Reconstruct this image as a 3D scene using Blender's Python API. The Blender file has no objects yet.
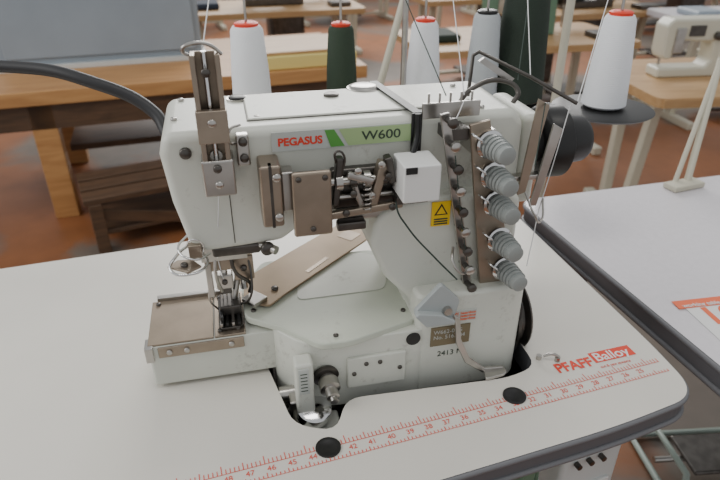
import bpy, bmesh, math, random
from mathutils import Vector, Matrix
random.seed(7)
FL=-0.75
# ------------------------------------------------------------ materials
def mat(name,col,rough=.5,metal=0,noise=0,scale=20,col2=None,bump=0,spec=.5,grime=0):
    m=bpy.data.materials.new(name); m.use_nodes=True; nt=m.node_tree; b=nt.nodes['Principled BSDF']
    b.inputs['Base Color'].default_value=(*col,1); b.inputs['Roughness'].default_value=rough; b.inputs['Metallic'].default_value=metal
    b.inputs['Specular IOR Level'].default_value=spec
    if noise or col2:
        tc=nt.nodes.new('ShaderNodeTexCoord'); n=nt.nodes.new('ShaderNodeTexNoise'); n.inputs['Scale'].default_value=scale; n.inputs['Detail'].default_value=8
        r=nt.nodes.new('ShaderNodeValToRGB'); c2=col2 or tuple(c*(1-noise) for c in col)
        r.color_ramp.elements[0].position=.35; r.color_ramp.elements[1].position=.62
        r.color_ramp.elements[0].color=(*c2,1); r.color_ramp.elements[1].color=(*col,1)
        nt.links.new(tc.outputs['Object'],n.inputs['Vector']); nt.links.new(n.outputs['Fac'],r.inputs['Fac']); out=r.outputs['Color']
        if grime:
            g=nt.nodes.new('ShaderNodeTexNoise'); g.inputs['Scale'].default_value=110; g.inputs['Detail'].default_value=10; g.inputs['Roughness'].default_value=.7
            g2=nt.nodes.new('ShaderNodeTexNoise'); g2.inputs['Scale'].default_value=14; g2.inputs['Detail'].default_value=3
            ml=nt.nodes.new('ShaderNodeMath'); ml.operation='MULTIPLY'
            gr=nt.nodes.new('ShaderNodeValToRGB'); gr.color_ramp.elements[0].position=.32; gr.color_ramp.elements[0].color=(0,0,0,1); gr.color_ramp.elements[1].position=.42; gr.color_ramp.elements[1].color=(grime,grime,grime,1)
            mx=nt.nodes.new('ShaderNodeMixRGB'); mx.inputs[2].default_value=(.20,.16,.11,1)
            for g_ in (g,g2): nt.links.new(tc.outputs['Object'],g_.inputs['Vector'])
            nt.links.new(g.outputs['Fac'],ml.inputs[0]); nt.links.new(g2.outputs['Fac'],ml.inputs[1]); nt.links.new(ml.outputs[0],gr.inputs[0]); nt.links.new(gr.outputs[0],mx.inputs[0]); nt.links.new(out,mx.inputs[1]); out=mx.outputs[0]
        nt.links.new(out,b.inputs['Base Color'])
        if bump:
            bp=nt.nodes.new('ShaderNodeBump'); bp.inputs['Strength'].default_value=bump; bp.inputs['Distance'].default_value=.002
            nt.links.new(n.outputs['Fac'],bp.inputs['Height']); nt.links.new(bp.outputs['Normal'],b.inputs['Normal'])
    return m
def wood(name,c1,c2,sc=(1,8,8)):
    m=bpy.data.materials.new(name); m.use_nodes=True; nt=m.node_tree; b=nt.nodes['Principled BSDF']
    tc=nt.nodes.new('ShaderNodeTexCoord'); mp=nt.nodes.new('ShaderNodeMapping'); mp.inputs['Scale'].default_value=sc
    n=nt.nodes.new('ShaderNodeTexNoise'); n.inputs['Scale'].default_value=4; n.inputs['Detail'].default_value=10; n.inputs['Distortion'].default_value=1
    r=nt.nodes.new('ShaderNodeValToRGB'); r.color_ramp.elements[0].position=.3; r.color_ramp.elements[1].position=.7
    r.color_ramp.elements[0].color=(*c2,1); r.color_ramp.elements[1].color=(*c1,1)
    nt.links.new(tc.outputs['Object'],mp.inputs[0]); nt.links.new(mp.outputs[0],n.inputs['Vector']); nt.links.new(n.outputs['Fac'],r.inputs['Fac']); nt.links.new(r.outputs[0],b.inputs['Base Color'])
    b.inputs['Roughness'].default_value=.45
    return m
def cone_mat(name,col):
    m=bpy.data.materials.new(name); m.use_nodes=True; nt=m.node_tree; b=nt.nodes['Principled BSDF']; b.inputs['Base Color'].default_value=(*col,1); b.inputs['Roughness'].default_value=.8
    tc=nt.nodes.new('ShaderNodeTexCoord'); w=nt.nodes.new('ShaderNodeTexWave'); w.bands_direction='Z'; w.inputs['Scale'].default_value=120; w.inputs['Distortion'].default_value=2
    bp=nt.nodes.new('ShaderNodeBump'); bp.inputs['Strength'].default_value=.3; bp.inputs['Distance'].default_value=.001
    nt.links.new(tc.outputs['Object'],w.inputs['Vector']); nt.links.new(w.outputs['Fac'],bp.inputs['Height']); nt.links.new(bp.outputs['Normal'],b.inputs['Normal'])
    return m
PAINT=mat('cream_paint',(.67,.68,.61),.40,0,.07,9,grime=.33)
PAINT2=mat('cover_paint',(.58,.61,.52),.40,0,.07,12,grime=.25)
BGP=mat('cream_machine_paint',(.58,.56,.46),.4)
TOP=mat('table_laminate',(.73,.70,.635),.36,0,.05,5)
TOP2=mat('table_laminate_cool',(.72,.69,.72),.22,0,.04,90)
EDGE=mat('edge_band',(.12,.12,.13),.5)
EDGE2=mat('edge_band_light',(.17,.17,.18),.5)
STEEL=mat('steel',(.52,.50,.47),.28,1,.2,30)
DSTEEL=mat('dark_steel',(.13,.12,.11),.35,.9,.3,40)
BRASS=mat('taupe_steel',(.38,.315,.25),.36,.85,.2,25)
PLATE=mat('brushed_plate',(.33,.265,.20),.42,.6,.15,25)
GPL=mat('guide_plate_metal',(.36,.265,.175),.45,.35,.15,14)
CHROME=mat('chrome',(.72,.72,.72),.12,1)
BLACK=mat('black_plastic',(.012,.012,.012),.4)
RUB=mat('rubber',(.018,.018,.02),.5)
KNOB=mat('knob_grey',(.29,.31,.30),.45)
GREY=mat('lever_grey',(.40,.43,.43),.38)
RED=mat('red_ink',(.75,.05,.02),.5)
PINK=mat('ruler_ink',(.72,.09,.06),.6)
GREEN=mat('green_ink',(.10,.34,.06),.5)
YEL=mat('yellow_label',(.85,.55,.01),.5)
WHT=mat('white_plastic',(.80,.80,.78),.4)
LBL=mat('label_silver',(.52,.54,.51),.35)
ORG=mat('orange_label',(.85,.16,.06),.5)
TAG=mat('name_plate',(.22,.18,.11),.4,.5)
INK=mat('dark_ink',(.04,.06,.04),.5)
CW=cone_mat('thread_white',(.82,.84,.87)); CG=cone_mat('thread_green',(.026,.045,.026)); CGR=cone_mat('thread_grey',(.46,.49,.51)); CDG=cone_mat('thread_dark',(.018,.030,.020)); CB=cone_mat('thread_navy',(.02,.03,.05))
THR=mat('thread_strand',(.75,.75,.75),.7); THD=mat('thread_strand_dark',(.03,.05,.04),.7)
WOOD=wood('bench_wood',(.56,.30,.115),(.40,.19,.065)); WOODD=wood('dark_wood',(.14,.075,.04),(.06,.035,.02))
WOODL=wood('pale_wood',(.52,.33,.16),(.40,.23,.10))
BLUEG=mat('blue_grey_board',(.29,.34,.39),.5,0,.12,3)
FRAME=mat('frame_green_grey',(.30,.36,.32),.45); FRAMEC=mat('frame_cream',(.56,.53,.42),.45); BOXG=mat('control_box_paint',(.60,.63,.62),.45)
GREENP=mat('machine_green',(.12,.22,.15),.4)
YPAD=mat('yellow_pad',(.78,.64,.22),.6)
WALLM=mat('wall_plaster',(.62,.60,.55),.8,0,.05,2)

# ------------------------------------------------------------ helpers
def empty(name,loc=(0,0,0),rz=0):
    e=bpy.data.objects.new(name,None); bpy.context.collection.objects.link(e); e.location=loc; e.rotation_euler=(0,0,rz); e.empty_display_size=.05; return e
def add(name,me,m,parent,smooth=False,bevel=0,seg=3,ang=True):
    o=bpy.data.objects.new(name,me); bpy.context.collection.objects.link(o)
    if m: me.materials.append(m)
    if parent: o.parent=parent
    if bevel:
        b=o.modifiers.new('bevel','BEVEL'); b.width=bevel; b.segments=seg; b.limit_method='ANGLE'; b.angle_limit=math.radians(30)
        smooth=True
    if smooth:
        for p in me.polygons: p.use_smooth=True
        try: me.set_sharp_from_angle(angle=math.radians(50))
        except Exception: pass
        if bevel:
            w=o.modifiers.new('wn','WEIGHTED_NORMAL')
    return o
def box(name,x0,x1,y0,y1,z0,z1,m,parent=None,bevel=0,rot=None,seg=3):
    me=bpy.data.meshes.new(name); bm=bmesh.new(); bmesh.ops.create_cube(bm,size=1)
    c=Vector(((x0+x1)/2,(y0+y1)/2,(z0+z1)/2))
    bmesh.ops.scale(bm,vec=(x1-x0,y1-y0,z1-z0),verts=bm.verts); bm.to_mesh(me); bm.free()
    o=add(name,me,m,parent,bevel=bevel,seg=seg); o.location=c
    if rot: o.rotation_euler=rot
    return o
def prism(name,pts,a,b,m,parent=None,axis='z',bevel=0,seg=3):
    me=bpy.data.meshes.new(name); bm=bmesh.new()
    def P(u,v,w): return (u,v,w) if axis=='z' else ((u,w,v) if axis=='y' else (w,u,v))
    v0=[bm.verts.new(P(u,v,a)) for u,v in pts]; v1=[bm.verts.new(P(u,v,b)) for u,v in pts]
    bm.faces.new(v0); bm.faces.new(v1[::-1]); n=len(pts)
    for i in range(n): bm.faces.new((v0[i],v1[i],v1[(i+1)%n],v0[(i+1)%n]))
    bmesh.ops.recalc_face_normals(bm,faces=bm.faces); bm.to_mesh(me); bm.free()
    return add(name,me,m,parent,bevel=bevel,seg=seg)
def lathe(name,p,d,prof,m,parent=None,n=32):
    me=bpy.data.meshes.new(name); bm=bmesh.new(); q=Vector((0,0,1)).rotation_difference(Vector(d).normalized()); rings=[]
    for h,r in prof:
        rings.append([bm.verts.new(Vector(p)+q@Vector((r*math.cos(2*math.pi*i/n),r*math.sin(2*math.pi*i/n),h))) for i in range(n)])
    for a,b in zip(rings,rings[1:]):
        for i in range(n): bm.faces.new((a[i],a[(i+1)%n],b[(i+1)%n],b[i]))
    bm.faces.new(rings[0][::-1]); bm.faces.new(rings[-1])
    bmesh.ops.recalc_face_normals(bm,faces=bm.faces); bm.to_mesh(me); bm.free()
    return add(name,me,m,parent,smooth=True)
def cyl(name,a,b,r,m,parent=None,r2=None,n=20):
    a=Vector(a); b=Vector(b); return lathe(name,a,b-a,[(0,r),((b-a).length,r if r2 is None else r2)],m,parent,n)
def tube(name,pts,r,m,parent=None,smooth=True):
    c=bpy.data.curves.new(name,'CURVE'); c.dimensions='3D'; c.bevel_depth=r; c.bevel_resolution=3; c.use_fill_caps=True; c.resolution_u=8
    if smooth:
        s=c.splines.new('BEZIER'); s.bezier_points.add(len(pts)-1)
        for q,p in zip(s.bezier_points,pts): q.co=p; q.handle_left_type=q.handle_right_type='AUTO'
    else:
        s=c.splines.new('POLY'); s.points.add(len(pts)-1)
        for q,p in zip(s.points,pts): q.co=(*p,1)
    o=bpy.data.objects.new(name,c); bpy.context.collection.objects.link(o)
    me=bpy.data.meshes.new_from_object(o.evaluated_get(bpy.context.evaluated_depsgraph_get())); bpy.data.objects.remove(o)
    me.materials.clear(); me.materials.append(m)
    o=bpy.data.objects.new(name,me); bpy.context.collection.objects.link(o)
    for p in me.polygons: p.use_smooth=True
    if parent: o.parent=parent
    return o
def text(name,s,size,loc,rot,m,parent=None,bold=0,align='LEFT',sx=1):
    c=bpy.data.curves.new(name,'FONT'); c.body=s; c.size=size; c.extrude=.0001; c.offset=bold; c.align_x=align; c.align_y='CENTER'
    o=bpy.data.objects.new(name,c); bpy.context.collection.objects.link(o)
    me=bpy.data.meshes.new_from_object(o.evaluated_get(bpy.context.evaluated_depsgraph_get())); bpy.data.objects.remove(o)
    me.materials.clear(); me.materials.append(m)
    o=bpy.data.objects.new(name,me); bpy.context.collection.objects.link(o); o.location=loc; o.rotation_euler=rot; o.scale=(sx,1,1)
    if parent: o.parent=parent
    return o
def screw(name,p,d,r,m,parent):
    return lathe(name,p,d,[(0,r),(r*.5,r),(r*.7,r*.8)],m,parent,14)
def round_poly(pts,r,n=5):
    out=[]; N=len(pts)
    for i in range(N):
        p=Vector(pts[i]); a=Vector(pts[i-1])-p; b=Vector(pts[(i+1)%N])-p
        rr=min(r,a.length*.45,b.length*.45); s=p+a.normalized()*rr; e=p+b.normalized()*rr
        for k in range(n+1):
            t=k/n; q=s*(1-t)**2+p*2*t*(1-t)+e*t*t; out.append((q.x,q.y))
    return out

# ------------------------------------------------------------ room
floorm=bpy.data.materials.new('worn_floor'); floorm.use_nodes=True; nt=floorm.node_tree; b=nt.nodes['Principled BSDF']
tc=nt.nodes.new('ShaderNodeTexCoord'); n1=nt.nodes.new('ShaderNodeTexNoise'); n1.inputs['Scale'].default_value=.75; n1.inputs['Detail'].default_value=6; n1.inputs['Distortion'].default_value=.6
r1=nt.nodes.new('ShaderNodeValToRGB'); r1.color_ramp.elements[0].position=.49; r1.color_ramp.elements[0].color=(.34,.13,.05,1); r1.color_ramp.elements[1].position=.56; r1.color_ramp.elements[1].color=(.21,.175,.145,1)
n2=nt.nodes.new('ShaderNodeTexNoise'); n2.inputs['Scale'].default_value=9; n2.inputs['Detail'].default_value=8
mx=nt.nodes.new('ShaderNodeMixRGB'); mx.blend_type='MULTIPLY'; mx.inputs[0].default_value=.45
for l in ((tc.outputs['Object'],n1.inputs['Vector']),(tc.outputs['Object'],n2.inputs['Vector']),(n1.outputs['Fac'],r1.inputs['Fac']),(r1.outputs[0],mx.inputs[1]),(n2.outputs['Fac'],mx.inputs[2]),(mx.outputs[0],b.inputs['Base Color'])): nt.links.new(*l)
b.inputs['Roughness'].default_value=.42
box('floor',-4,10,-2,11,FL-.1,FL,floorm)
def wall_with_windows(name,axis,pos,lo,hi):
    e=empty(name)
    def seg(n,a,b,z0,z1,m=WALLM,t=.1):
        if axis=='y': box(n,a,b,pos,pos+t,z0,z1,m,e)
        else: box(n,pos,pos+t,a,b,z0,z1,m,e)
    seg('lower_wall',lo,hi,FL,.35); seg('upper_wall',lo,hi,2.0,2.6)
    n=int((hi-lo)//2.4); w=(hi-lo)/n
    for i in range(n+1): seg('pier_%d'%i,max(lo,lo+i*w-.2),min(hi,lo+i*w+.2),.35,2.0)
    for i in range(n): seg('mullion_%d'%i,lo+(i+.5)*w-.03,lo+(i+.5)*w+.03,.35,2.0,WHT,.05)
wall_with_windows('wall_back','y',11,-4,10); wall_with_windows('wall_right','x',10,-2,11)

# ------------------------------------------------------------ main sewing table
tbl=empty('sewing_table')
outline=round_poly([(-.62,1.0),(.655,.925),(.594,.44),(.577,.354),(.45,.349),(-.62,.39)],.055,8)
top=prism('table_top',outline,-.034,0,TOP,tbl)
cut=prism('cutter',round_poly([(.098,.72),(.104,.58),(.108,.485),(.150,.458),(.178,.502),(.38,.462),(.425,.468),(.455,.66)],.02,4),-.1,.1,None,None)
bo=top.modifiers.new('hole','BOOLEAN'); bo.object=cut; bo.operation='DIFFERENCE'; bo.solver='EXACT'
dg=bpy.context.evaluated_depsgraph_get(); me=bpy.data.meshes.new_from_object(top.evaluated_get(dg)); top.modifiers.clear(); top.data=me; bpy.data.objects.remove(cut)
me.materials.clear(); me.materials.append(TOP); me.materials.append(EDGE)
for p in me.polygons: p.material_index=0 if p.normal.z>.5 else 1
tube('edge_trim',[(x,y,-.0045) for x,y in outline]+[(outline[0][0],outline[0][1],-.0045)],.0038,EDGE2,tbl,False)
tube('edge_trim_lower',[(x,y,-.030) for x,y in outline]+[(outline[0][0],outline[0][1],-.030)],.004,EDGE2,tbl,False)
box('oil_pan',.07,.50,.43,.80,-.09,-.075,DSTEEL,tbl)
for i,(a,b2) in enumerate((((.07,.075),(.43,.80)),((.495,.5),(.43,.80)),((.07,.5),(.43,.435)),((.07,.5),(.795,.80)))): box('oil_pan_side_%d'%i,a[0],a[1],b2[0],b2[1],-.085,-.034,BLACK,tbl)
for i,x in enumerate((-.5,.50)):
    box('leg_%d'%i,x-.03,x+.03,.62,.66,FL+.05,-.034,FRAMEC,tbl,.004)
    box('foot_%d'%i,x-.03,x+.03,.42,.95,FL,FL+.05,FRAMEC,tbl,.006)
    box('cross_%d'%i,x-.03,x+.03,.52,.90,-.07,-.035,FRAMEC,tbl,.004)
box('rear_brace',-.5,.5,.63,.65,-.55,-.49,FRAMEC,tbl)
for i,(x,y) in enumerate(((.134,.439),(.368,.432))):
    lathe('table_plug_%d'%i,(x,y,-.001),(0,0,1),[(0,.0140),(.0025,.0140),(.003,.011),(.0018,.009)],BLACK,tbl)
for i,(x,y) in enumerate(((.436,.478),(.456,.466))):
    cyl('screw_%d'%i,(x,y,0),(x,y,.006),.0035,STEEL,tbl)
tube('screw_wing',[(.440,.475,.006),(.45,.470,.010),(.458,.466,.006)],.002,STEEL,tbl)
rul=bpy.data.meshes.new('ruler_ticks'); bm=bmesh.new()
A=Vector((-.25,.4605)); B=Vector((.578,.4192)); d=(B-A).normalized(); nrm=Vector((-d.y,d.x)); L=(B-A).length
def q(s0,s1,o0,o1):
    vs=[bm.verts.new((*(A+d*s+nrm*o),.0004)) for s,o in ((s0,o0),(s1,o0),(s1,o1),(s0,o1))]; bm.faces.new(vs)
k=0; st=.0045
while k*st<L:
    ln=.011 if k%10==0 else (.009 if k%5==0 else .006)
    q(k*st-.0005,k*st+.0005,-.002,-.002+ln); q(k*st-.0005,k*st+.0005,-.020,-.020+ln*.55); k+=1
q(0,L,-.0026,-.0018)
q(0,L,-.0207,-.0200)
bm.to_mesh(rul); bm.free(); add('ruler_ticks',rul,PINK,tbl)
ra=math.atan2(d.y,d.x)
for i in range(0,int(L/.0225)):
    P=A+d*(i*.0225+.001)-nrm*.0095
    text('ruler_number_%d'%i,str(60-i),.0095,(P.x,P.y,.0004),(0,0,ra),PINK,tbl)
text('shop_logo','PFAFF',.0225,(.444,.4525,.0005),(0,0,ra-.03),RED,tbl,.0006,sx=.92)
box('logo_patch',.501,.562,.4415,.4605,.0002,.0005,RED,tbl,rot=(0,0,ra-.03))
text('shop_logo_b','Balloy',.0215,(.5035,.4520,.0007),(0,0,ra-.03),WHT,tbl,.0003,sx=1.0)
text('shop_logo_c','cut & sew systems',.006,(.50,.4355,.0005),(0,0,ra-.03),PINK,tbl)

cb=empty('motor_control_box')
box('housing',.445,.545,.405,.51,-.34,-.075,BOXG,cb,.008)
box('panel',.46,.53,.401,.406,-.28,-.18,WHT,cb,.002)
box('hanger',.47,.52,.44,.48,-.076,-.0345,DSTEEL,cb)
for i in range(3): cyl('connector_%d'%i,(.465+.02*i,.404,-.13),(.465+.02*i,.396,-.13),.004,DSTEEL,cb)
tube('green_cable',[(.43,.44,-.08),(.425,.43,-.16),(.432,.43,-.24),(.44,.46,-.36),(.46,.60,-.6)],.004,GREENP,cb)
tube('grey_cable',[(.55,.45,-.13),(.575,.46,-.2),(.57,.5,-.35),(.54,.6,-.7)],.004,WHT,cb)
kb=empty('knee_lifter'); box('bracket',.37,.41,.40,.44,-.06,-.0345,GREENP,kb,.003); box('post',.378,.402,.405,.43,-.40,-.06,GREENP,kb,.004); box('pad',.36,.42,.385,.405,-.42,-.30,BLACK,kb,.01)

# ------------------------------------------------------------ the machine
mr=math.radians(-8.5)
M=empty('coverstitch_sewing_machine',(.069,.631,0),mr)
body=[(-.014,.182),(-.030,.190),(-.041,.245),(-.046,.298),(-.040,.320),(.335,.320),(.348,.305),(.352,.10),(.352,.02),(.222,.02),(.215,.10),(.185,.135),(.168,.175),(.165,.208),(.10,.208),(.07,.186)]
prism('arm_and_column',body,-.045,.088,PAINT,M,'y',.013,5)
prism('column_bulge',[(.166,.178),(.172,.212),(.195,.232),(.335,.232),(.346,.22),(.346,.06),(.225,.06),(.214,.10),(.184,.135)],-.066,.0,PAINT,M,'y',.016,5)
box('arm_lid',.045,.235,-.020,.066,.3185,.3225,PAINT,M,.0015)
tube('lid_gasket',[(.0445,-.0205,.3203),(.2355,-.0205,.3203),(.2355,.0665,.3203),(.0445,.0665,.3203),(.0445,-.0205,.3203)],.0007,DSTEEL,M,False)
tube('face_plate_seam',[(.018,-.0453,.192),(.018,-.0453,.262)],.0005,DSTEEL,M,False)
tube('face_plate_seam_top',[(.018,-.03,.3203),(.018,.07,.3203)],.0006,DSTEEL,M,False)
lathe('lid_knob',(.190,.070,.320),(0,0,1),[(0,.021),(.003,.021),(.0035,.018),(.005,.017),(.006,.012)],STEEL,M)
lathe('oil_window',(.038,.062,.320),(0,0,1),[(0,.010),(.003,.010),(.004,.008)],BLACK,M)
lathe('oil_window_ring',(.038,.062,.320),(0,0,1),[(0,.0125),(.002,.0125)],STEEL,M)
lathe('lid_oil_cap',(.145,.045,.3225),(0,0,1),[(0,.009),(.002,.009),(.003,.007)],DSTEEL,M)
for i,(x,y) in enumerate(((.055,-.012),(.225,-.012),(-.03,.0),(.30,.06),(.30,-.03),(-.025,.07))): screw('lid_screw_%d'%i,(x,y,.3205),(0,0,1),.0035,STEEL,M)
box('brand_label',.066,.222,-.0468,-.045,.294,.3145,LBL,M)
text('brand_text','PEGASUS',.0115,(.072,-.0471,.3035),(math.pi/2,0,0),RED,M,.0004,sx=1.0)
prism('label_stripe_a',[(.127,.295),(.142,.295),(.131,.3135),(.121,.3135)],-.0474,-.0468,GREEN,M,'y')
prism('label_stripe_b',[(.146,.295),(.222,.295),(.222,.3135),(.136,.3135)],-.0474,-.0468,mat('label_light_green',(.38,.52,.25),.4),M,'y')
text('model_text','W600',.0140,(.160,-.0476,.304),(math.pi/2,0,0),INK,M,.0,sx=1.2)
text('model_text_weight','W600',.0140,(.1604,-.0476,.3041),(math.pi/2,0,0),INK,M,.0,sx=1.2)
# bed
prism('cylinder_bed',round_poly([(-.097,.048),(-.097,-.045),(.075,-.045),(.12,-.05),(.12,.055),(-.05,.055)],.006,3),.006,.064,PAINT,M,'z',.003)
box('slide_plate',-.096,-.020,-.044,.046,.064,.0665,PLATE,M,.0008)
box('throat_plate',-.0185,.018,-.044,.046,.064,.0668,BRASS,M,.0008)
box('bed_front_cap',-.085,.015,-.0475,-.045,.048,.063,BRASS,M,.001)
for i,(x,z) in enumerate(((-.072,.056),(-.052,.056),(.0,.056))): screw('bed_screw_%d'%i,(x,-.0475,z),(0,-1,0),.0034,STEEL,M)
box('bed_end_latch',-.0995,-.09,-.050,-.03,.045,.066,STEEL,M,.001)
box('rear_rail',-.090,.0,.046,.054,.062,.071,STEEL,M,.001)
for i,(x,y) in enumerate(((-.012,-.034),(.010,-.034),(-.012,.037),(-.088,.038))): screw('plate_screw_%d'%i,(x,y,.0668),(0,0,1),.003,DSTEEL,M)
prism('front_body',round_poly([(.05,.05),(.05,-.05),(.08,-.086),(.13,-.092),(.23,-.092),(.23,.09),(.06,.09)],.012,4),-.03,.072,PAINT,M,'z',.002)
prism('bed_cover',round_poly([(.019,.04),(.019,-.030),(.060,-.058),(.100,-.102),(.135,-.103),(.222,-.078),(.236,-.03),(.24,.06),(.205,.094),(.05,.094)],.010,5),.070,.0795,PAINT2,M,'z',.002)
prism('cover_inner',round_poly([(.085,-.01),(.20,-.01),(.225,.06),(.19,.088),(.10,.088)],.012,4),.0795,.0805,PAINT,M,'z',.0006)
for i,(x,y) in enumerate(((.03,-.02),(.12,-.09),(.21,-.06))): screw('cover_screw_top_%d'%i,(x,y,.0795),(0,0,1),.0032,DSTEEL,M)
prism('column_base',round_poly([(.218,-.092),(.345,-.092),(.36,-.08),(.36,.10),(.218,.10)],.014,4),-.03,.118,PAINT,M,'z',.006)
box('looper_cover',.132,.205,-.0965,-.091,.0,.046,PAINT,M,.002)
for i,(x,z) in enumerate(((.155,.036),(.172,.036),(.140,.023),(.197,.023))): screw('looper_screw_%d'%i,(x,-.0965,z),(0,-1,0),.0028,DSTEEL,M)
box('nameplate',.236,.286,-.0935,-.0918,.044,.072,TAG,M)
text('nameplate_text','W662-01G\nNo. 5163 84',.008,(.239,-.094,.061),(math.pi/2,0,0),LBL,M)
box('caution_strip',.242,.292,-.0935,-.0918,.077,.093,LBL,M)
for i in range(3): text('caution_text_%d'%i,'!! CAUTION  hazardous',.0048,(.243,-.094,.0895-.0045*i),(math.pi/2,0,0),ORG,M,.0001)
text('serial_text','2413 M',.011,(.246,-.0925,.030),(math.pi/2,0,0),INK,M)
lathe('base_plug',(.214,-.091,.060),(0,-1,0),[(0,.009),(.002,.009),(.0025,.006)],BLACK,M)
# mechanism in the cut-out
box('dial_block',.068,.090,-.108,-.086,-.03,.058,PAINT,M,.004)
box('dial_scale',.072,.084,-.1095,-.107,.015,.052,LBL,M)
for i in range(6): box('dial_tick_%d'%i,.074,.082,-.110,-.1092,.020+i*.005,.021+i*.005,INK,M)
lathe('dial_knob',(.107,-.092,.020),(.1,-1,-.2),[(0,.010),(.005,.010),(.006,.0125),(.018,.0125),(.019,.008),(.030,.008),(.031,.005),(.036,.005)],STEEL,M,14)
lathe('dial_collar',(.106,-.088,.022),(.1,-1,-.2),[(0,.016),(.005,.016),(.006,.013)],DSTEEL,M,20)
lathe('dial_drum',(.088,-.098,-.030),(.1,-.25,1),[(0,.021),(.014,.021),(.016,.017)],CHROME,M)
box('drum_arm',.06,.078,-.10,-.07,-.045,-.005,STEEL,M,.003)
box('drum_base',.065,.12,-.125,-.085,-.055,-.040,PAINT,M,.004)
cyl('rocker_shaft',(.05,-.075,-.012),(.07,-.075,-.012),.010,STEEL,M)
box('under_casting',.045,.35,-.085,.09,-.06,-.03,DSTEEL,M,.006)
# lever
prism('lever_head',round_poly([(.208,.108),(.240,.144),(.264,.118),(.258,.093),(.222,.092)],.005,3),-.106,-.099,GREY,M,'y',.0015)
prism('lever_fold',[(.208,.108),(.212,.112),(.240,.106),(.258,.094),(.256,.091),(.222,.091)],-.114,-.104,GREY,M,'y',.002)
cyl('lever_boss',(.248,-.095,.108),(.248,-.112,.108),.005,STEEL,M)
lv=[(.256,.100),(.265,.094),(.269,.062),(.283,.030),(.305,.0095),(.330,.007),(.330,.002),(.303,.0025),(.277,.024),(.263,.056),(.259,.090)]
prism('lever_arm',lv,-.109,-.105,STEEL,M,'y',.0012)
prism('lever_foot',round_poly([(.300,-.122),(.332,-.118),(.334,-.103),(.308,-.099)],.006,3),.0005,.005,STEEL,M,'z',.0015)
# folder plate
prism('fabric_guide_plate',round_poly([(.018,-.004),(.050,-.020),(.070,.000),(.205,.115),(.222,.150),(.200,.186),(.185,.180),(.10,.112),(.025,.05)],.005,3),.0815,.0845,GPL,M,'z',.0006)
box('guide_patch',.10,.145,.058,.064,.0845,.0850,BRASS,M,rot=(0,0,.75))
box('guide_patch_b',.17,.195,.120,.145,.0845,.0850,BRASS,M,rot=(0,0,.75))
screw('guide_screw',(.06,.015,.0845),(0,0,1),.0045,DSTEEL,M)
screw('guide_screw_b',(.036,-.004,.0845),(0,0,1),.0036,DSTEEL,M)
box('folder_block',.022,.044,-.018,.006,.0845,.090,STEEL,M,.001,rot=(0,0,.7))
# needle area
cyl('needle_bar',(0,0,.20),(0,0,.125),.0045,CHROME,M)
box('needle_clamp',-.010,.010,-.008,.006,.108,.128,STEEL,M,.0015)
box('needle_clamp_lower',-.007,.007,-.006,.004,.100,.108,DSTEEL,M,.001)
screw('needle_clamp_screw',(0,-.008,.119),(0,-1,0),.0035,DSTEEL,M)
for i,x in enumerate((-.005,0,.005)): cyl('needle_%d'%i,(x,-.001,.106),(x,-.001,.070),.0009,CHROME,M,.0005,8)
cyl('presser_bar',(.022,.012,.20),(.022,.012,.095),.005,CHROME,M)
box('presser_bracket',.012,.036,-.008,.014,.118,.152,BRASS,M,.002)
screw('presser_bracket_screw',(.024,-.008,.136),(0,-1,0),.004,DSTEEL,M)
box('take_up_bracket',-.020,.012,-.016,-.008,.140,.156,BRASS,M,.001)
box('take_up_bracket_leg',-.020,-.013,-.018,-.008,.105,.152,STEEL,M,.001)
cyl('presser_shank',(.018,.008,.125),(.008,.002,.085),.004,STEEL,M)
box('presser_foot_body',-.010,.016,-.016,.014,.074,.088,DSTEEL,M,.002)
prism('presser_foot_side',[(-.012,-.016),(-.010,-.030),(-.006,-.030),(-.006,.012),(-.012,.012)],.071,.083,BLACK,M,'z',.001)
prism('presser_foot_sole',[(-.013,-.030),(-.009,-.036),(.012,-.036),(.017,-.030),(.017,.016),(-.013,.016)],.0675,.071,DSTEEL,M,'z',.0008)
for i in range(4): box('presser_toe_%d'%i,-.011+i*.007,-.0075+i*.007,-.034,-.012,.071,.076,BLACK if i%2 else STEEL,M,.0006)
tube('foot_spring',[(-.012,-.01,.082),(-.020,-.015,.10),(-.018,-.012,.12)],.0012,STEEL,M)
tube('foot_wire',[(.016,-.01,.085),(.028,-.02,.10),(.032,-.015,.125),(.03,-.005,.15)],.0014,DSTEEL,M)
box('take_up_plate',-.022,.030,-.030,-.026,.160,.186,STEEL,M,.001,rot=(.2,0,0))
box('head_bottom_guard',-.008,.045,-.040,-.010,.172,.185,DSTEEL,M,.003)
screw('thumb_screw',(.052,-.045,.181),(.3,-1,0),.008,DSTEEL,M)
cyl('side_stud',(.040,-.03,.182),(.062,-.05,.179),.005,STEEL,M)
tube('looper_link',[(.010,-.02,.17),(.014,-.022,.14),(.030,-.012,.115),(.028,-.004,.098)],.0022,DSTEEL,M)
tube('spreader_arm',[(-.006,-.025,.17),(-.008,-.028,.14),(-.004,-.022,.115)],.002,STEEL,M)
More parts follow.
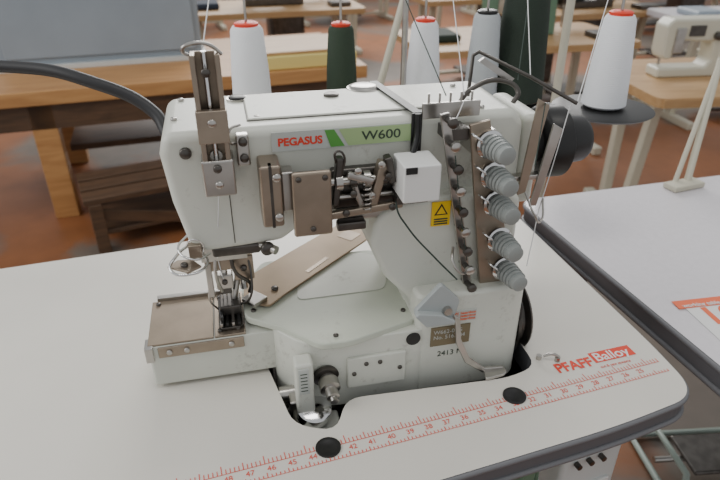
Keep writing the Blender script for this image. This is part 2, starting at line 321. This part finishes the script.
# thread guard left of the head
tube('guard_wire_a',[(-.025,-.02,.186),(-.045,-.045,.184),(-.052,-.062,.176),(-.032,-.068,.172),(-.014,-.052,.174),(-.020,-.035,.180)],.0016,CHROME,M)
tube('guard_wire_b',[(-.03,-.02,.198),(-.042,-.05,.192),(-.026,-.062,.186),(-.010,-.045,.182)],.0013,CHROME,M)
prism('guard_plate',[(-.056,-.054),(-.034,-.070),(-.020,-.060),(-.030,-.044),(-.046,-.042)],.174,.1765,BRASS,M,'z',.0006)
box('guard_mount',-.032,-.018,-.050,-.040,.180,.196,BRASS,M,.001)
screw('guard_screw',(-.038,-.056,.1765),(0,0,1),.004,DSTEEL,M)
tube('guard_eyelet',[(-.034,-.050,.196),(-.026,-.054,.206),(-.016,-.05,.196),(-.018,-.048,.184)],.0011,CHROME,M)
# left upright bracket
e='upright_bracket'
box(e+'_left',-.003,.002,-.072,-.052,.272,.400,BRASS,M,.001); box(e+'_right',.019,.024,-.072,-.052,.272,.400,BRASS,M,.001)
box(e+'_back',-.003,.024,-.055,-.051,.272,.400,PLATE,M,.001)
box(e+'_lower',-.005,.026,-.074,-.046,.262,.300,STEEL,M,.002)
box(e+'_mid',-.004,.025,-.076,-.068,.318,.350,BRASS,M,.001)
cyl(e+'_rod',(.010,-.064,.28),(.010,-.064,.402),.0025,CHROME,M)
tube(e+'_top_hook',[(.0,-.06,.396),(-.008,-.062,.403),(.002,-.064,.409),(.016,-.064,.407),(.026,-.062,.398)],.0018,STEEL,M)
for i,z in enumerate((.275,.292,.338,.385)): screw(e+'_screw_%d'%i,(.010,-.074,z),(0,-1,0),.0042,DSTEEL if i%2 else STEEL,M)
cyl(e+'_post_base',(.010,-.045,.30),(.010,-.060,.30),.006,STEEL,M)
box('side_bracket',.030,.043,-.056,-.045,.285,.318,STEEL,M,.002); screw('side_bracket_screw_a',(.037,-.056,.311),(0,-1,0),.0045,DSTEEL,M); screw('side_bracket_screw_b',(.037,-.056,.294),(0,-1,0),.0045,DSTEEL,M)
tube('side_bracket_hook',[(.030,-.056,.31),(.024,-.066,.315),(.026,-.066,.328),(.036,-.06,.33)],.0013,STEEL,M)
screw('head_stud',(-.020,-.045,.300),(0,-1,0),.006,DSTEEL,M)
# front mechanism
box('clamp_block',.049,.071,-.080,-.045,.224,.292,BRASS,M,.003)
box('clamp_gap',.0585,.0615,-.0805,-.07,.224,.292,DSTEEL,M)
for i,z in enumerate((.236,.280)): screw('clamp_screw_%d'%i,(.066,-.080,z),(0,-1,0),.0045,STEEL,M)
box('link_plate',.071,.084,-.070,-.050,.236,.280,STEEL,M,.002)
box('front_cover_plate',.080,.121,-.084,-.078,.211,.284,BRASS,M,.003)
for i,(x,z) in enumerate(((.087,.277),(.114,.277),(.10,.22))): screw('cover_screw_%d'%i,(x,-.084,z),(0,-1,0),.003,DSTEEL,M)
box('cover_mount',.088,.112,-.078,-.045,.225,.27,DSTEEL,M,.002)
cyl('cross_shaft',(.071,-.064,.262),(.235,-.064,.262),.0045,STEEL,M)
cyl('cross_shaft_lower',(.12,-.062,.243),(.21,-.062,.243),.003,STEEL,M)
for i,x in enumerate((.128,.143,.158,.176,.19)):
    cyl('shaft_collar_%d'%i,(x,-.064,.262),(x+.007,-.064,.262),.008 if i%2 else .0095,DSTEEL if i%2 else STEEL,M)
box('link_arm_a',.126,.134,-.070,-.058,.236,.290,DSTEEL,M,.002,rot=(0,.12,0))
box('link_arm_b',.148,.155,-.070,-.056,.222,.270,STEEL,M,.002,rot=(0,-.3,0))
box('link_arm_c',.168,.178,-.072,-.056,.228,.282,BRASS,M,.002,rot=(0,.25,0))
box('link_arm_d',.182,.190,-.074,-.060,.258,.288,DSTEEL,M,.002,rot=(0,-.2,0))
box('link_arm_e',.138,.168,-.076,-.070,.264,.272,STEEL,M,.002,rot=(0,.35,0))
box('linkage_base',.125,.200,-.056,-.044,.225,.272,DSTEEL,M,.003)
box('linkage_bar',.120,.200,-.075,-.068,.226,.234,BRASS,M,.0015,rot=(0,-.08,0))
box('lower_tie',.13,.195,-.06,-.045,.212,.222,STEEL,M,.002)
box('lower_slide',.128,.160,-.072,-.060,.206,.216,DSTEEL,M,.002)
tube('spring_hook',[(.128,-.068,.285),(.129,-.07,.298),(.135,-.07,.296),(.134,-.068,.27)],.0012,DSTEEL,M)
tube('return_spring',[(.160+.004*math.cos(i*1.2),-.076+.004*math.sin(i*1.2),.230+i*.0011) for i in range(30)],.0008,STEEL,M)
for i,(x,z) in enumerate(((.137,.230),(.165,.248),(.188,.232),(.15,.277),(.183,.268),(.175,.282),(.145,.252))): screw('link_screw_%d'%i,(x,-.075,z),(0,-1,0),.004,STEEL if i%2 else DSTEEL,M)
box('sensor_box',.192,.232,-.100,-.058,.246,.287,WHT,M,.002)
box('sensor_slot',.194,.206,-.101,-.099,.279,.286,BLACK,M)
box('sensor_bracket',.200,.228,-.06,-.045,.25,.28,STEEL,M)
box('sensor_shoe',.190,.225,-.085,-.060,.238,.246,DSTEEL,M,.001)
box('warning_label',.236,.258,-.0683,-.0665,.198,.228,YEL,M)
prism('warning_triangle',[(.2390,.212),(.2550,.212),(.247,.226)],-.0688,-.0683,BLACK,M,'y'); prism('warning_triangle_in',[(.2415,.2135),(.2525,.2135),(.247,.2230)],-.0692,-.0688,YEL,M,'y')
for i in range(3): box('warning_line_%d'%i,.239,.255,-.0688,-.0683,.200+.003*i,.2016+.003*i,INK,M)
tube('sensor_wire',[(.196,-.07,.25),(.19,-.085,.235),(.20,-.09,.215),(.235,-.09,.17),(.262,-.095,.14)],.0010,THD,M)
# strap
prism('strap_top',[(.200,.086),(.210,.086),(.226,-.047),(.216,-.047)],.3235,.3255,BLACK,M,'z')
box('strap_front',.214,.2255,-.0495,-.0475,.28,.325,BLACK,M); tube('strap_cord',[(.220,-.050,.325),(.219,-.053,.30),(.214,-.06,.288),(.208,-.064,.268)],.0035,BLACK,M)
# tension plate + knobs
plate=[(.268,.318),(.290,.322),(.342,.115),(.338,.095),(.312,.092),(.300,.115)]
prism('tension_plate',plate,-.078,-.073,BRASS,M,'y',.001)
box('tension_plate_mount_a',.272,.30,-.075,-.044,.285,.31,STEEL,M,.002); box('tension_plate_mount_b',.30,.335,-.075,-.06,.12,.14,STEEL,M,.002)
kn=[(.301,.296),(.309,.260),(.316,.226),(.326,.178),(.337,.137)]
for i,(x,z) in enumerate(kn):
    prof=[(0,.005),(.006,.005),(.0061,.011),(.009,.012),(.0092,.009)]
    h=.0095
    for k in range(4): prof+= [(h,.0135-.0006*k),(h+.0040,.0135-.0006*k),(h+.0042,.0105),(h+.0056,.0105)]; h+=.0058
    prof+=[(h,.0100),(h+.006,.0095),(h+.007,.007)]
    lathe('tension_knob_%d'%i,(x-.010,-.078,z),(.10,-1,0),prof,KNOB,M,28)
    lathe('tension_disc_%d'%i,(x-.010,-.078,z),(.10,-1,0),[(.001,.014),(.003,.0155),(.005,.012)],CHROME,M,28)
for i in range(9):
    t=i/8; x=.243+.040*t; z=.325-.205*t
    cyl('guide_stud_%d'%i,(x,-.066,z),(x+.002,-.088,z),.0035,DSTEEL,M); lathe('guide_head_%d'%i,(x+.002,-.086,z),(0,-1,0),[(0,.0055),(.004,.0055),(.005,.004)],STEEL if i%2 else DSTEEL,M,14)
prism('guide_strip',[(.236,.330),(.246,.332),(.292,.108),(.282,.105)],-.075,-.071,STEEL,M,'y',.0008)
box('guide_strip_mount',.245,.27,-.072,-.044,.30,.312,DSTEEL,M)
for i,(x,z) in enumerate(kn):
    tube('knob_thread_hook_%d'%i,[(x-.03,-.078,z+.012),(x-.034,-.092,z+.016),(x-.026,-.096,z+.010),(x-.022,-.085,z+.004)],.0012,CHROME,M)
tube('lower_guide',[(.26,-.08,.175),(.255,-.095,.165),(.265,-.098,.15),(.28,-.085,.145)],.0016,STEEL,M)
box('top_thread_guide',.225,.290,-.05,-.046,.318,.335,STEEL,M,.001)
for i in range(5): cyl('guide_pin_%d'%i,(.232+.012*i,-.048,.333),(.232+.012*i,-.048,.345),.0014,STEEL,M,n=8)
tube('top_guide_arm',[(.300,.01,.322),(.302,.01,.368),(.308,.008,.372),(.36,-.02,.348),(.408,-.045,.322)],.0022,DSTEEL,M,False)
tube('top_guide_arm_b',[(.275,-.02,.32),(.290,-.02,.338),(.330,-.02,.345),(.342,-.03,.335),(.335,-.035,.325)],.0028,DSTEEL,M)
prism('guide_arm_plate',[(.300,.366),(.306,.370),(.345,.345),(.34,.340)],-.012,-.008,STEEL,M,'y')
# right thread guide plates
prism('take_up_cover_a',[(.352,.335),(.366,.327),(.352,.225),(.342,.222)],-.060,-.057,BRASS,M,'y',.0006)
prism('take_up_cover_b',[(.376,.305),(.388,.298),(.370,.205),(.361,.205)],-.058,-.055,STEEL,M,'y',.0006)
box('take_up_rod',.335,.375,-.056,-.045,.238,.244,STEEL,M,.001)
tube('take_up_wire',[(.352,-.06,.225),(.358,-.075,.205),(.372,-.07,.19),(.376,-.06,.215)],.0013,STEEL,M)
box('side_cover',.350,.374,-.040,.06,.20,.31,PAINT,M,.008)
# handwheel
lathe('handwheel',(.388,.0,.262),(1,0,0),[(-.02,.022),(0,.024),(.001,.040),(.006,.044),(.030,.044),(.034,.038),(.036,.030),(.060,.028),(.066,.024),(.067,.010)],BLACK,M,40)
lathe('lower_pulley',(.362,-.03,.030),(1,0,0),[(0,.048),(.003,.050),(.007,.040),(.013,.040),(.017,.050),(.020,.048),(.021,.015),(.028,.014)],DSTEEL,M,36)
box('belt_guard',.350,.366,-.075,.06,.0,.075,BLACK,M,.004)

# ------------------------------------------------------------ thread stand with cones
def cone(parent,nm,x,y,z,h,r0,r1,m,cap=RED,rod=True,rz=.16,n=28):
    lathe(nm+'_thread',(x,y,z),(0,0,1),[(0,r0*.85),(.004,r0),(h*.5,(r0+r1)/2+.001),(h-.006,r1),(h,r1*.85)],m,parent,n)
    if cap: lathe(nm+'_cap',(x,y,z+h),(0,0,1),[(0,r1*.72),(.004,r1*.76),(.006,r1*.6)],cap,parent,n)
    if rod: cyl(nm+'_rod',(x,y,z-.01),(x,y,z+h+rz),.0022,STEEL,parent,n=8)
S=empty('thread_stand')
cyl('post',(.43,.905,0),(.43,.905,.75),.005,STEEL,S)
lathe('post_base',(.43,.905,0),(0,0,1),[(0,.03),(.008,.03),(.012,.014),(.03,.012)],BLACK,S)
cs=[(.194,.996),(.342,.963),(.478,.929),(.573,.893),(.648,.893),(.697,.729)]
tube('lower_bar',[(cs[0][0],cs[0][1],.185),(.43,.925,.185),(.60,.90,.185),(.69,.86,.20),(.697,.729,.225)],.006,BLACK,S,False)
for i,(x,y) in enumerate(cs):
    z0=.205 if i<5 else .236
    lathe('spool_disc_%d'%i,(x,y,z0-.006),(0,0,1),[(0,.03 if i<5 else .074),(.003,.034 if i<5 else .078),(.005,.030 if i<5 else .07)],BLACK,S,40)
    if i<5: cyl('disc_stem_%d'%i,(x,y,.185),(x,y,.20),.006,BLACK,S)
tube('disc_stem_5',[(.697,.729,.225),(.697,.729,.232)],.006,BLACK,S,False)
cone(S,'cone_a',*cs[0],.208,.138,.033,.026,CW); cone(S,'cone_b',*cs[1],.208,.134,.027,.021,CG); cone(S,'cone_c',*cs[2],.208,.138,.031,.022,CW)
cone(S,'cone_d',*cs[3],.208,.150,.029,.022,CGR,BLACK); cone(S,'cone_e',*cs[4],.208,.22,.047,.034,CDG,None); cone(S,'cone_f',*cs[5],.237,.136,.034,.023,CW)
tube('top_bar',[(cs[0][0],cs[0][1],.62),(.43,.905,.62),(.72,.80,.62)],.004,STEEL,S,False)
PS=empty('leaning_stick'); cyl('stick',(.15,.99+.02,FL),(.61,1.085,.70),.007,FRAMEC,PS)
PP=empty('upright_pole'); cyl('pole',(.797,.965,FL),(.797,.965,1.0),.008,FRAMEC,PP); box('pole_base',.74,.85,.91,1.02,FL,FL+.03,DSTEEL,PP,.004)
def W(x,y,z):
    c,s=math.cos(mr),math.sin(mr); return (.069+x*c-y*s,.631+x*s+y*c,z)
def sag(a,b,s=.02):
    a=Vector(a); b=Vector(b); m=(a+b)/2; m.z-=s; return [tuple(a),tuple(m),tuple(b)]
for i,(a,b2,mm) in enumerate((((.194,.996,.62),W(.01,-.065,.405),THR),((.342,.963,.62),W(.25,-.05,.342),THD),((.478,.929,.62),W(.27,-.05,.342),THR),((.697,.729,.62),W(.408,-.045,.322),THR),((.60,.89,.62),W(.36,-.02,.348),THR),((.65,.89,.62),W(.345,-.02,.345),THD))):
    tube('strand_%d'%i,sag(a,b2,.01),.0006,mm,S)
for i,(a,b2,mm) in enumerate(((W(.27,-.05,.334),W(.243,-.088,.325),THR),(W(.40,-.045,.32),W(.373,-.06,.2),THR),(W(.373,-.06,.2),W(.345,-.10,.15),THR),(W(.25,-.088,.29),W(.275,-.088,.16),THD),(W(.36,-.06,.33),W(.33,-.11,.28),THD),(W(.01,-.064,.28),W(-.004,-.03,.17),THR),(W(-.004,-.03,.17),W(0,0,.11),THR))):
    o=tube('short_strand_%d'%i,sag(a,b2,.004),.0006,mm,S)

# black hose
H=empty('black_hose')
tube('hose',[W(-.045,.075,.275),W(-.06,.10,.30),(-.045,.78,.335),(-.105,.82,.345),(-.19,.86,.338),(-.30,.89,.28),(-.42,.92,.16),(-.48,.93,.012)],.0075,RUB,H)
lathe('hose_flange',(-.48,.93,.0005),(0,0,1),[(0,.02),(.006,.02),(.01,.01),(.03,.01)],DSTEEL,H)

# ------------------------------------------------------------ right-hand table
R=empty('cutting_table')
ro=round_poly([(.686,.890),(1.85,.76),(1.80,.16),(.636,.27)],.04,6)
pt=prism('table_top',ro,-.04,0,TOP2,R); pt.data.materials.append(EDGE)
for p in pt.data.polygons: p.material_index=0 if p.normal.z>.5 else 1
tube('edge_trim',[(x,y,-.005) for x,y in ro]+[(ro[0][0],ro[0][1],-.005)],.0045,EDGE2,R,False)
tube('edge_trim_lower',[(x,y,-.035) for x,y in ro]+[(ro[0][0],ro[0][1],-.035)],.0045,EDGE2,R,False)
for i,(x,y) in enumerate(((.78,.80),(1.7,.70),(.78,.34),(1.68,.25))): box('leg_%d'%i,x-.02,x+.02,y-.02,y+.02,FL,-.04,DSTEEL,R,.003)
box('under_rail',.76,1.7,.32,.36,-.12,-.04,DSTEEL,R)
box('paper_label',.695,.825,.405,.495,.0003,.0012,WHT,R,rot=(0,0,-.2))
box('paper_label_band',.693,.775,.485,.504,.0012,.0018,ORG,R,rot=(0,0,-.2))
text('paper_label_text','10',.055,(.706,.466,.0015),(0,0,-.2),ORG,R,.001,sx=1.2)
text('paper_label_small','working table',.011,(.701,.4965,.0022),(0,0,-.2),WHT,R,.0002)
TS=empty('cone_rack')
cyl('rack_leg',(1.05,.82,.0),(1.21,.95,.22),.007,FRAMEC,TS); cyl('rack_leg_b',(1.02,.825,.0),(1.21,.95,.22),.005,FRAMEC,TS); cyl('rack_post',(1.21,.95,.22),(1.21,.95,.75),.006,FRAMEC,TS)
box('rack_clamp',1.0,1.08,.80,.835,.0005,.012,FRAMEC,TS,.003)

Tn=empty('foot_treadle',(1.20,.66,FL),-.3)
box('pad',-.07,.09,-.06,.06,.05,.062,DSTEEL,Tn,.006)
tube('frame',[(-.14,-.11,.012),(.16,-.11,.012),(.16,.11,.012),(-.14,.11,.012),(-.14,-.11,.012)],.009,FRAME,Tn,False)
tube('frame_riser',[(-.12,-.11,.012),(-.12,-.09,.10),(-.12,.09,.10),(-.12,.11,.012)],.008,FRAME,Tn,False)
tube('rod',[(.05,.0,.06),(.02,.02,.4),(-.04,.04,.70)],.004,STEEL,Tn,False)
cyl('pivot',(-.14,0,.045),(.16,0,.045),.008,STEEL,Tn)

# ------------------------------------------------------------ background
B=empty('wooden_workbench',(.08,2.72,0),-.05)
zt=-.16
box('bench_top',-1.7,1.0,0,.85,zt-.06,zt,WOOD,B,.004)
box('front_rail',-1.5,.95,.03,.06,zt-.17,zt-.06,WOODD,B)
for i,(x,y) in enumerate(((-.44,.03),(-1.45,.03),(.9,.03),(-.44,.72),(.9,.72),(-1.45,.72))): box('leg_%d'%i,x-.05,x+.05,y,y+.09,FL,zt-.06,WOOD,B,.004)
box('low_stretcher',-.44,.9,.74,.78,FL+.15,FL+.22,WOODD,B)
box('low_shelf',-.40,.86,.30,.80,FL+.22,FL+.25,WOODD,B)
BB=empty('metal_cabinet',(.0,3.12,zt+.001),-.05)
box('shell',-.52,.38,0,.42,0,.55,BLUEG,BB,.008)
box('door_panel',-.49,.35,-.012,.0,.05,.52,BLUEG,BB,.004)
box('base_strip',-.54,.40,-.03,.44,0.0,.02,mat('cabinet_base',(.62,.64,.62),.5),BB)
CR=empty('wooden_crate',(.02,2.55,FL),.1)
for k in range(3): box('slat_%d'%k,-.28,.30,-.16+k*.11,-.07+k*.11,.22,.245,WOODD,CR,.003)
for k,(x,y) in enumerate(((-.24,-.14),(.26,-.14),(-.24,.14),(.26,.14))): box('post_%d'%k,x-.025,x+.025,y-.025,y+.025,0,.22,WOODD,CR,.003)
box('brace',-.24,.26,-.145,-.13,.08,.13,WOODD,CR,.003,rot=(0,.25,0)); box('shelf',-.24,.26,-.14,.14,.07,.09,WOODD,CR,.003)
YP=empty('cutting_pad',(.74,2.72,zt+.001),-.05); box('pad',-.22,.30,0,.40,0,.06,YPAD,YP,.006); box('pad_lid',-.20,.28,.02,.38,.06,.075,WOODL,YP,.004)

def head(P,x,y,z,m,s=1,fl=1):
    pr=[(-.22,.0),(-.22,.05),(.03,.05),(.05,.08),(.04,.17),(-.15,.18),(-.165,.09),(-.20,.09),(-.215,.12),(-.22,.25),(-.19,.28),(.14,.28),(.17,.25),(.18,.0)]
    o=prism('machine_head',[(a*s*fl,b*s) for a,b in pr],-.055*s,.055*s,m,P,'y',.010,3); o.location=(x,y,z)
    lathe('head_handwheel',(x+fl*.185*s,y,z+.2*s),(fl,0,0),[(0,.05*s),(.02,.06*s),(.035,.05*s)],BLACK,P,20)
    cyl('head_needle_bar',(x-fl*.19*s,y,z+.1*s),(x-fl*.19*s,y,z+.055*s),.006,STEEL,P,n=8)
    lathe('head_dial',(x+.05*s,y-.055*s,z+.2*s),(0,-1,0),[(0,.02*s),(.015,.02*s),(.018,.01)],DSTEEL,P,16)
    box('head_panel',x-.1*s,x-.02*s,y-.06*s,y-.05*s,z+.2*s,z+.25*s,DSTEEL,P)
    box('head_tension',x-.17*s,x-.12*s,y-.065*s,y-.05*s,z+.12*s,z+.24*s,STEEL,P,.004)
def station(x,y,rz,zt=-.08,w=1.15,d=.55,tm=TOP2,hm=BGP,cones=(CW,CDG,CB),fm=FRAMEC,fl=1,s=1,hx=.05,pile=True):
    P=empty('sewing_workstation',(x,y,0),rz)
    prism('table_top',round_poly([(-w/2,-d/2),(w/2,-d/2),(w/2,d/2),(-w/2,d/2)],.05,4),zt-.035,zt,tm,P)
    box('table_edge',-w/2+.02,w/2-.02,-d/2-.003,-d/2+.01,zt-.034,zt-.004,WOODL,P)
    for i,sx in enumerate((-1,1)):
        X=sx*(w/2-.12)
        box('foot_%d'%i,X-.025,X+.025,-d/2+.03,d/2-.03,FL,FL+.045,fm,P,.006)
        o=box('leg_front_%d'%i,X-.02,X+.02,-.10,-.06,FL+.04,zt-.03,fm,P,.004,rot=(.12,0,0)); box('leg_back_%d'%i,X-.02,X+.02,.10,.14,FL+.04,zt-.03,fm,P,.004)
    box('treadle',-.18,.18,-.12,.12,FL+.06,FL+.085,DSTEEL,P,.005); box('treadle_bar',-w/2+.12,w/2-.12,-.01,.02,FL+.05,FL+.075,fm,P)
    box('motor',-.02,.22,-.1,.12,zt-.25,zt-.035,DSTEEL,P,.03)
    head(P,hx,.02,zt,hm,s,fl)
    if pile: box('cloth_pile',-w/2+.08,-w/2+.26,-.12,.10,zt,zt+.04,random.choice((CB,BLUEG,CDG,WOODD)),P,.015)
    box('tool_tray',w/2-.22,w/2-.08,-.2,-.08,zt,zt+.03,DSTEEL,P,.005)
    cyl('cone_post',(.4,.2,zt),(.4,.2,zt+.5),.008,STEEL,P,n=8); box('cone_bar',.18,.52,.19,.21,zt+.12,zt+.135,DSTEEL,P); box('cone_top_bar',.18,.52,.195,.205,zt+.48,zt+.49,STEEL,P)
    for i,m in enumerate(cones):
        xx=.22+i*.13 if len(cones)<4 else .18+i*.1
        lathe('cone_tray_%d'%i,(xx,.2,zt+.135),(0,0,1),[(0,.05),(.005,.05)],BLACK,P,16)
        cone(P,'cone_%d'%i,xx,.2,zt+.14,.15,.038,.025,m,None,False,n=16)
    return P
station(2.42,1.72,-.25,-.10,1.2,.6,WOODL,BGP,(CDG,CB,CW),hx=-.28,pile=False,s=.8)
station(2.0,2.85,-.15,-.12,1.2,.6,WOODL,GREENP,(CW,CDG,CB,CDG))
station(3.75,2.82,-.2,-.10,1.1,.6,TOP2,BGP,(CDG,CDG,CW))
station(2.98,3.50,-.12,-.12,1.1,.5,WOODL,DSTEEL,(CDG,CB,CDG,CB))
station(1.0,4.25,-.1,-.10,1.2,.6,WOODL,DSTEEL,(CDG,CW,CDG))
station(2.7,4.25,-.1,-.10,1.2,.6,WOODL,GREENP,(CB,CW,CDG,CB))
station(4.6,4.2,-.2,-.10,1.2,.6,WOODL,BGP,(CDG,CDG,CB))
station(-.6,5.3,-.1,-.10,1.3,.6,TOP2,BGP,(CW,CDG,CB))
station(1.6,5.7,-.1,-.10,1.3,.6,WOODL,BGP,(CW,CB,CDG)); station(3.5,5.5,-.1,-.10,1.3,.6,TOP2,DSTEEL,(CW,CDG,CB)); station(5.6,5.4,-.1,-.10,1.3,.6,WOODL,GREENP,(CW,CDG,CB))
station(.6,7.3,0,-.10,1.3,.6,TOP2,BGP); station(2.6,7.2,0,-.10,1.3,.6,WOODL,GREENP); station(4.8,7.0,0,-.10,1.3,.6,TOP2,GREENP); station(6.8,6.4,0,-.10,1.3,.6,WOODL,BGP)

# ------------------------------------------------------------ light
w=bpy.data.worlds.new('World'); bpy.context.scene.world=w; w.use_nodes=True
bg=w.node_tree.nodes['Background']; bg.inputs[0].default_value=(.96,.98,1,1); bg.inputs[1].default_value=.62
def area(name,loc,tgt,sx,sy,e,col=(1,1,1)):
    l=bpy.data.lights.new(name,'AREA'); l.shape='RECTANGLE'; l.size=sx; l.size_y=sy; l.energy=e; l.color=col
    o=bpy.data.objects.new(name,l); bpy.context.collection.objects.link(o); o.location=loc
    o.rotation_euler=(Vector(tgt)-Vector(loc)).to_track_quat('-Z','Y').to_euler(); return o
area('window_light_back',(3.0,7.5,3.0),(.6,.8,0),5,2,420,(1,.985,.96))
area('window_light_left',(-3.5,1.5,2.2),(.2,.7,0),3,2,90,(1,.99,.97))
area('ceiling_light',(.3,.2,2.6),(.3,1.0,0),1.6,.5,14,(1,.97,.92))

# ------------------------------------------------------------ camera
cd=bpy.data.cameras.new('camera'); cd.sensor_width=36; cd.lens=30; cd.clip_start=.01
cd.dof.use_dof=True; cd.dof.focus_distance=.70; cd.dof.aperture_fstop=7.1
co=bpy.data.objects.new('camera',cd); bpy.context.collection.objects.link(co); co.location=(0,0,.52)
p=math.atan(340/600); a=math.radians(21.3)
co.rotation_euler=(math.pi/2-p,0,-a)
bpy.context.scene.camera=co
